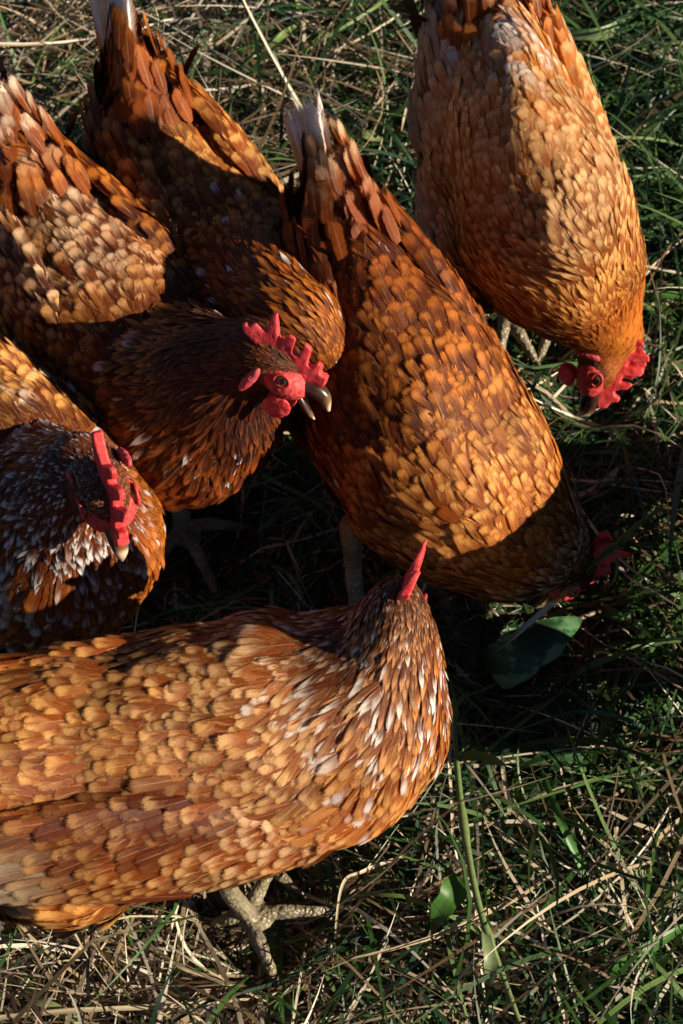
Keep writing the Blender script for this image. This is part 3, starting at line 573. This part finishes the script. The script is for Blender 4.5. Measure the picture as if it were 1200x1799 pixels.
# ------------------------------------------------------------------ ground
R = np.random.default_rng(55)
def ground():
    m, t, b = new_mat('soil'); n = N(t); tc = n('ShaderNodeTexCoord').outputs['Object']
    no = n('ShaderNodeTexNoise'); no.inputs['Scale'].default_value = 30; no.inputs['Detail'].default_value = 6; n.l(tc, no.inputs['Vector'])
    n.l(n.ramp(no.outputs[0], (.3, (.006, .008, .004)), (.55, (.012, .017, .007)), (.75, (.028, .024, .012))), b.inputs['Base Color']); b.inputs['Roughness'].default_value = .95
    bp = n('ShaderNodeBump'); bp.inputs['Distance'].default_value = .01; n.l(no.outputs[0], bp.inputs['Height']); n.l(bp.outputs[0], b.inputs['Normal'])
    g = np.concatenate((-np.geomspace(60, 2.2, 12), np.linspace(-2, 2, 81), np.geomspace(2.2, 60, 12))); X, Y = np.meshgrid(g, g); Z = np.array([[noise.noise(Vector((x * 5, y * 5, 0))) * .008 for x in g] for y in g])
    k = len(g); a = (np.arange(k - 1)[:, None] * k + np.arange(k - 1)[None]).ravel(); F = np.stack((a, a + 1, a + k + 1, a + k), 1)
    tag(link('ground', raw_mesh('ground', np.stack((X, Y, Z), -1).reshape(-1, 3), F), [m]), kind='structure')
ground()
PRESS = [at(*p) for p in ((434, 1612, .03), (500, 1590, .03), (465, 1650, .03), (322, 930, .03), (380, 925, .03), (350, 985, .03), (285, 960, .03), (905, 575, .03), (945, 600, .03), (628, 1075, .03), (625, 1030, .03),
    (890, 1165, .03), (930, 1140, .03), (975, 1112, .03), (1015, 1090, .03), (1030, 1020, .03), (930, 1060, .03), (1050, 700, .03))]
def ribbons(P, th, L, Wd, rise, sag, bend, col, ns=7, tw=.6):
    """blades: start P, heading th, length L; rise = start slope, sag pulls the tip down, bend turns it sideways"""
    k = len(P); s = np.linspace(0, 1, ns + 1)[None]; a = th[:, None] + bend[:, None] * s; el = rise[:, None] - sag[:, None] * s
    ds = L[:, None] / ns; x = np.cumsum(np.cos(a) * np.cos(el) * ds, 1); y = np.cumsum(np.sin(a) * np.cos(el) * ds, 1); z = np.cumsum(np.sin(el) * ds, 1)
    X = P[:, None] + np.stack((x, y, z), -1); lo = R.uniform(.001, .012, k)[:, None]; X[..., 2] = lo + np.logaddexp(0, (X[..., 2] - lo) / .004) * .004 
    prof = np.interp(s[0], (0, .12, .6, 1), (.55, 1, .85, .12)); w = Wd[:, None] * prof[None] * .5
    dm = np.full(X.shape[:2], 9.)
    for p_ in PRESS: dm = np.minimum(dm, np.hypot(X[..., 0] - p_[0], X[..., 1] - p_[1]))
    cap_ = .016 + np.clip(dm - .022, 0, 9) * 1.2; X[..., 2] = np.where(X[..., 2] > cap_, cap_ + (X[..., 2] - cap_) * .08, X[..., 2])
    roll = R.uniform(-tw, tw, k)[:, None] + R.uniform(-.8, .8, k)[:, None] * s
    lat = np.stack((-np.sin(a) * np.cos(roll), np.cos(a) * np.cos(roll), np.sin(roll)), -1)
    A, B = X - lat * w[..., None], X + lat * w[..., None]; V = np.stack((A, B), 2).reshape(-1, 3)
    i = np.arange(ns) * 2; q = np.stack((i, i + 1, i + 3, i + 2), 1); F = (q[None] + (np.arange(k) * (ns + 1) * 2)[:, None, None]).reshape(-1, 4)
    uv = np.broadcast_to(np.stack((np.tile([0, 1], ns + 1), np.repeat(s[0], 2)), -1)[None], (k, 2 * ns + 2, 2)).reshape(-1, 2)
    c = np.repeat(np.concatenate((col, R.random((k, 1))), 1), 2 * ns + 2, 0)
    return V, F, uv, c
def field(n, wide=False):
    """more blades where the camera looks, fewer round about"""
    k = int(n * .8); P = np.vstack((np.stack((R.uniform(-.42, .42, k), R.uniform(-.55, .92, k)), 1), np.stack((R.uniform(-1.3, 1.3, n - k), R.uniform(-1.1, 1.8, n - k)), 1), np.stack((R.uniform(-3.2, 3.2, n // 4), R.uniform(-2.5, 4.0, n // 4)), 1)))
    return P
def dryness(P):
    """1 = straw, 0 = green; straw lies at the far left and in the near left corner"""
    d = np.array([noise.noise(Vector((x * 5 + 3, y * 5, 1))) for x, y in P]) * .55
    d += .48 * smooth(.12, -.25, P[:, 0]) * smooth(.25, .55, P[:, 1]) + .50 * smooth(.15, -.15, P[:, 0]) * smooth(-.15, -.32, P[:, 1]) - .10 - .22 * smooth(.05, .25, P[:, 0])
    return d + .50
def blades(name, n, kind):
    P = field(n); dr = dryness(P); n = len(P); keep = R.random(n) < (np.clip(dr, .07, 1) if kind == 'straw' else np.clip(1.15 - dr, .15, 1)); P = P[keep]; k = len(P)
    if kind == 'straw':
        base = np.array([(.46, .34, .20), (.68, .57, .41), (.20, .135, .075), (.82, .74, .58), (.10, .068, .04), (.14, .10, .05)])[R.integers(0, 6, k)] * R.uniform(.7, 1.1, (k, 1))
        L = R.gamma(4, .026, k).clip(.04, .24); Wd = R.uniform(.0010, .0036, k) * np.where(R.random(k) < .06, 1.8, 1); z = R.uniform(0., .036, k); rise = R.normal(.10, .22, k); sag = R.uniform(0, .6, k); bend = R.normal(0, .7, k)
    elif kind == 'green':
        base = np.array([(.030, .080, .016), (.045, .11, .022), (.016, .050, .014), (.12, .20, .055), (.020, .060, .026)])[R.integers(0, 5, k)] * R.uniform(.7, 1.25, (k, 1))
        L = R.gamma(4, .022, k).clip(.03, .2); Wd = R.uniform(.0014, .0046, k); z = R.uniform(0, .02, k); rise = R.uniform(.1, 1.0, k); sag = R.uniform(.4, 2.0, k); bend = R.normal(0, .6, k)
    else:
        base = np.array([(.045, .12, .03), (.08, .16, .05), (.13, .20, .08)])[R.integers(0, 3, k)] * R.uniform(.7, 1.2, (k, 1))
        L = R.uniform(.09, .2, k); Wd = R.uniform(.004, .008, k); z = R.uniform(0, .03, k); rise = R.uniform(0, .35, k); sag = R.uniform(.2, .8, k); bend = R.normal(0, .3, k)
    Q = np.concatenate((P, z[:, None]), 1); V, F, uv, c = ribbons(Q, R.uniform(0, 2 * math.pi, k), L, Wd, rise, sag, bend, base)
    return V, F, uv, c
def join_blades(name, sets, label, cat, kind='stuff'):
    o = 0; Vs, Fs, us, cs = [], [], [], []
    for V, F, uv, c in sets: Vs.append(V); Fs.append(F + o); us.append(uv); cs.append(c); o += len(V)
    return tag(link(name, raw_mesh(name, np.vstack(Vs), np.vstack(Fs), True, np.vstack(us), {'col': np.vstack(cs)}), [M_BLADE]), label, cat, kind=kind)
join_blades('grass', [blades('g', 32000, 'green'), blades('w', 2200, 'wide')], 'dense green grass blades covering the ground under the hens', 'grass')
join_blades('dry_straw', [blades('s', 62000, 'straw')], 'tangle of pale dry straw strewn through the grass', 'straw')

# ------------------------------------------------------------------ larger single things in the grass
def strand(name, label, cat, pts, width, col, group=None, fold=.25, taper=(.5, 1, .9, .08), parent=None, col2=None, n=26):
    """a blade of grass: a ribbon folded along its middle, through points (px, py, z)"""
    Pw, _ = cr(np.array([at(*p) for p in pts]), n); T = nrm(np.gradient(Pw, axis=0)); up = np.array((0, -.25, 1.)); S_ = nrm(np.cross(T, up)); U = nrm(np.cross(S_, T))
    q = np.linspace(0, 1, n); w = np.interp(q, (0, .2, .7, 1), taper) * width / 2 * (1 + .06 * np.sin(q * 23)); tw = np.sin(q * 5 + len(label)) * .35
    S2 = S_ * np.cos(tw)[:, None] + U * np.sin(tw)[:, None]; U2 = nrm(np.cross(S2, T)); org = Pw[0].copy() if parent is None else np.array(parent.location)
    rows = [Pw - S2 * w[:, None], Pw - S2 * w[:, None] * .5 - U2 * (w * fold * .7)[:, None], Pw - U2 * (w * fold)[:, None], Pw + S2 * w[:, None] * .5 - U2 * (w * fold * .7)[:, None], Pw + S2 * w[:, None]]
    V = np.stack(rows, 1).reshape(-1, 3) - org; F = [(i * 5 + j, i * 5 + j + 1, i * 5 + j + 6, i * 5 + j + 5) for i in range(n - 1) for j in range(4)]
    uv = np.stack((np.tile(np.linspace(0, 1, 5), n), np.repeat(q * 4, 5)), 1); c2 = np.array(col2 or col); k = np.repeat(smooth(.5, 1, q), 5)[:, None]; c = np.array(col)[None] * (1 - k) + c2[None] * k
    c = np.concatenate((c * R.uniform(.9, 1.1, (len(V), 1)), np.full((len(V), 1), R.random())), 1)
    o = link(name, raw_mesh(name, V, F, True, uv, {'col': c}), [M_BLADE], parent, org if parent is None else None)
    if parent is None: tag(o, label, cat, group, 'thing')
    return o
def stalk(name, label, cat, pts, rad, col, group=None, n=30, nodes=()):
    Pw, _ = cr(np.array([at(*p) for p in pts]), n); r = np.interp(np.linspace(0, 1, n), np.linspace(0, 1, len(rad)), rad)
    for q in nodes: r = r * (1 + .55 * np.exp(-((np.linspace(0, 1, n) - q) * n / 1.2) ** 2))
    V, F = tube(Pw - Pw[0], r, n=8); me = to_mesh(bm_of([(V, F)]), name); a = me.color_attributes.new(name='col', type='FLOAT_COLOR', domain='POINT'); c = np.tile(np.array((*col, R.random())), (len(me.vertices), 1)); a.data.foreach_set('color', c.astype(np.float32).ravel()); me.uv_layers.new(name='UVMap')
    o = link(name, me, [M_BLADE], None, Pw[0]); tag(o, label, cat, group); return o
R = np.random.default_rng(9)
GRN, LGR, PAL, STR, DGR = (.05, .14, .02), (.13, .24, .06), (.33, .38, .16), (.62, .50, .32), (.025, .08, .022)
st = stalk('grass_stalk', 'long green jointed grass stalk running down from the breast of the nearest hen', 'grass stalk', [(797, 1225, .085), (802, 1330, .088), (812, 1430, .088), (832, 1550, .084), (853, 1630, .076), (880, 1705, .066), (918, 1810, .055)], (.0015, .0024, .0026, .0024, .0018), (.17, .24, .08), nodes=(.36, .70))
strand('leaf', '', '', [(806, 1330, .089), (835, 1327, .092), (865, 1335, .090), (890, 1345, .084)], .0095, (.14, .20, .03), parent=st, taper=(.3, 1, .8, .1), col2=(.25, .12, .03))
strand('leaf', '', '', [(852, 1632, .077), (858, 1665, .080), (862, 1700, .075), (857, 1732, .066)], .0095, (.20, .26, .12), parent=st, taper=(.4, .9, 1, .7))
strand('leaf', '', '', [(830, 1545, .084), (800, 1510, .084), (770, 1500, .07)], .003, STR, parent=st)
strand('broad_leaf', 'broad green leaf standing left of the long jointed stalk', 'leaf', [(808, 1540, .078), (795, 1570, .080), (775, 1598, .074), (757, 1640, .055)], .021, (.06, .16, .025), taper=(.5, 1, .75, .05))
st2 = stalk('grass_stalk', 'green stalk slanting across the comb of the shaded pecking hen', 'grass stalk', [(1162, 893, .070), (1120, 922, .085), (1070, 968, .10), (1020, 1008, .10), (985, 1040, .09)], (.0016, .0022, .0024, .0020, .0012), (.07, .12, .03), nodes=(.5,))
strand('leaf', '', '', [(1085, 978, .10), (1084, 1000, .095), (1076, 1030, .08)], .003, (.16, .18, .06), parent=st2)
strand('leaf', '', '', [(1092, 955, .095), (1100, 945, .10), (1115, 938, .10)], .006, (.12, .22, .06), parent=st2, taper=(.4, 1, 1, .6))
WG = 'wide grass blades lying on the turf'
for lab, pts, w_, c_ in (
    ('wide dark green blade below the mottled broad leaf', [(830, 1308, .035), (900, 1318, .045), (990, 1325, .045), (1085, 1342, .03)], .012, (.035, .11, .03)),
    ('wide pale green blade at the bottom left corner', [(15, 1712, .03), (60, 1750, .05), (110, 1780, .05), (170, 1812, .04)], .0085, PAL),
    ('bright green blade above the tail of the centre hen', [(430, 125, .02), (465, 95, .04), (500, 60, .05), (532, 35, .04)], .0085, (.22, .33, .10)),
    ('pale arching blade right of the buff hen tail', [(945, 75, .03), (1000, 62, .05), (1070, 55, .055), (1125, 5, .04)], .014, (.20, .30, .12)),
    ('short pale blade left of the buff hen', [(610, 240, .03), (640, 236, .04), (672, 246, .035)], .014, (.28, .34, .15)),
    ('dark blade right of the mottled broad leaf', [(1040, 1060, .02), (1080, 1080, .035), (1120, 1100, .03), (1160, 1125, .015)], .010, (.06, .16, .04)),
    ('pale wide blade at the right edge', [(1150, 1010, .025), (1180, 1020, .035), (1230, 1022, .03)], .012, (.22, .28, .14)),
    ('green blade curving to the right edge beside the buff hen head', [(1120, 520, .04), (1150, 520, .05), (1185, 518, .05), (1230, 525, .04)], .009, (.08, .20, .04)),
    ('green blade pointing to the lower right corner', [(1010, 1760, .03), (1080, 1705, .05), (1150, 1660, .05), (1230, 1610, .04)], .010, (.06, .18, .03)),
    ('pale broken blade in the lower right grass', [(1010, 1530, .04), (1060, 1522, .05), (1120, 1535, .04), (1170, 1525, .03)], .008, (.34, .36, .2)),
    ('long thin green blade right of the jointed stalk', [(950, 1350, .05), (985, 1440, .07), (1020, 1520, .05), (1050, 1600, .03)], .006, (.08, .22, .04)),
    ('twisted dry blade under the shaded comb', [(1005, 870, .05), (1040, 862, .05), (1075, 835, .045), (1090, 815, .035)], .006, STR)):
    strand('wide_grass', lab, 'grass', pts, w_, c_, WG)
SG = 'pale straws lying loose on the grass'
for lab, pts, w_ in (
    ('long white straw along the bottom edge', [(-20, 1790, .05), (120, 1776, .055), (280, 1768, .055), (440, 1755, .045)], .0042),
    ('pale straw leaning from the tail of the centre hen to the upper right', [(612, 235, .04), (645, 205, .055), (670, 175, .06), (695, 142, .05)], .0034),
    ('upright pale straw along the left side of the buff hen', [(748, 45, .05), (732, 120, .06), (712, 200, .055), (705, 235, .04)], .0028),
    ('bent straw between the centre hen and the buff hen', [(716, 250, .03), (690, 300, .045), (675, 330, .045), (640, 380, .03)], .0034),
    ('thin straw crossing below the shaded comb', [(1010, 880, .05), (1060, 950, .075), (1110, 1000, .07), (1165, 1035, .05)], .0026),
    ('curled pale straw right of the bright red comb', [(1125, 600, .05), (1158, 612, .06), (1185, 640, .06), (1205, 670, .05)], .0024),
    ('dry stem standing right of the breast of the nearest hen', [(800, 1240, .07), (790, 1330, .06), (795, 1440, .05), (790, 1560, .03)], .003),
    ('straw looped over the shaded grass beside the nearest hen foot', [(720, 1500, .04), (640, 1530, .06), (600, 1560, .06), (585, 1700, .04)], .0026),
    ('long straw over the lower left grass', [(250, 1650, .04), (320, 1700, .055), (400, 1730, .05), (470, 1760, .04)], .0028),
    ('brown dry stem in the lower centre grass', [(880, 1330, .05), (900, 1420, .06), (960, 1480, .05), (975, 1560, .03)], .0036)):
    strand('straw', lab, 'straw', pts, w_, (.66, .54, .36), SG, taper=(.8, 1, .8, .4))
def mottled_leaf():
    m, t, b = new_mat('mottled_leaf'); n = N(t); tc = n('ShaderNodeTexCoord').outputs['Object']
    no = n('ShaderNodeTexNoise'); no.inputs['Scale'].default_value = 34; no.inputs['Detail'].default_value = 3; n.l(tc, no.inputs['Vector'])
    n2 = n('ShaderNodeTexNoise'); n2.inputs['Scale'].default_value = 260; n.l(tc, n2.inputs['Vector'])
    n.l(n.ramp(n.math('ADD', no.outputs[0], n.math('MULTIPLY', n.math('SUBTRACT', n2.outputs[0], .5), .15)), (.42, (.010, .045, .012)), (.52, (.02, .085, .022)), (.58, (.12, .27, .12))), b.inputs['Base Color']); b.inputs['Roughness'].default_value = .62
    bp = n('ShaderNodeBump'); bp.inputs['Distance'].default_value = .001; bp.inputs['Strength'].default_value = .3; n.l(n2.outputs[0], bp.inputs['Height']); n.l(bp.outputs[0], b.inputs['Normal'])
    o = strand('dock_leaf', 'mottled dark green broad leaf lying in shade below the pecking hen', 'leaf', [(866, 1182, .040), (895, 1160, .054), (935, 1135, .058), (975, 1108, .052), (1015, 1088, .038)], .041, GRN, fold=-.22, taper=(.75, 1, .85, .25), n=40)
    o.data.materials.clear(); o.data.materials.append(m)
    for v in o.data.vertices: v.co.z += noise.noise(v.co * 60) * .004
    P6, _ = cr(np.array([at(1015, 1088, .036), at(1040, 1078, .034), at(1062, 1072, .026)]) - np.array(o.location), 10); V, F = tube(P6, np.linspace(.0022, .0016, 10), n=8); link('stem', to_mesh(bm_of([(V, F)]), 'stem'), [M_CLAW], o)
mottled_leaf()
def pale_blade(label, a, b, wd, c1, c2):  # a pale narrow grass blade, built with the feather mesh and material
    A, B = at(*a), at(*b); L = np.linalg.norm(B - A); st_ = feathers(np.zeros((1, 3)), nrm((B - A)[None]), np.array([[0., -.45, .9]]), np.array([L]), np.array([wd]), np.array([.1]), np.array([-.12 * L]), np.array([20.]), np.array([c1]), np.array([c2]), np.array([.4]), np.array([0.]), np.array([.3]), nu=7, nv=9)
    o = link('pale_blade', feather_mesh('pale_blade', [st_], np.zeros(3)), [M_FEATHER], None, A); tag(o, label, 'feather')
    P7, _ = cr(np.array([np.zeros(3) - nrm(B - A) * .006, (B - A) * .5 + (0, -.001, .0035), (B - A) * .97 + (0, 0, .001)]), 12); V, F = tube(P7, np.linspace(.0009, .0003, 12), n=6); link('midrib', to_mesh(bm_of([(V, F)]), 'midrib'), [M_CLAW], o)
pale_blade('pale narrow blade lying across the mottled broad leaf', (882, 1136, .080), (986, 1046, .092), .0062, (.45, .5, .47), (.6, .66, .62))

bpy.data.batch_remove([o.data for o in SPARE] + SPARE); bpy.data.scenes.remove(WS)
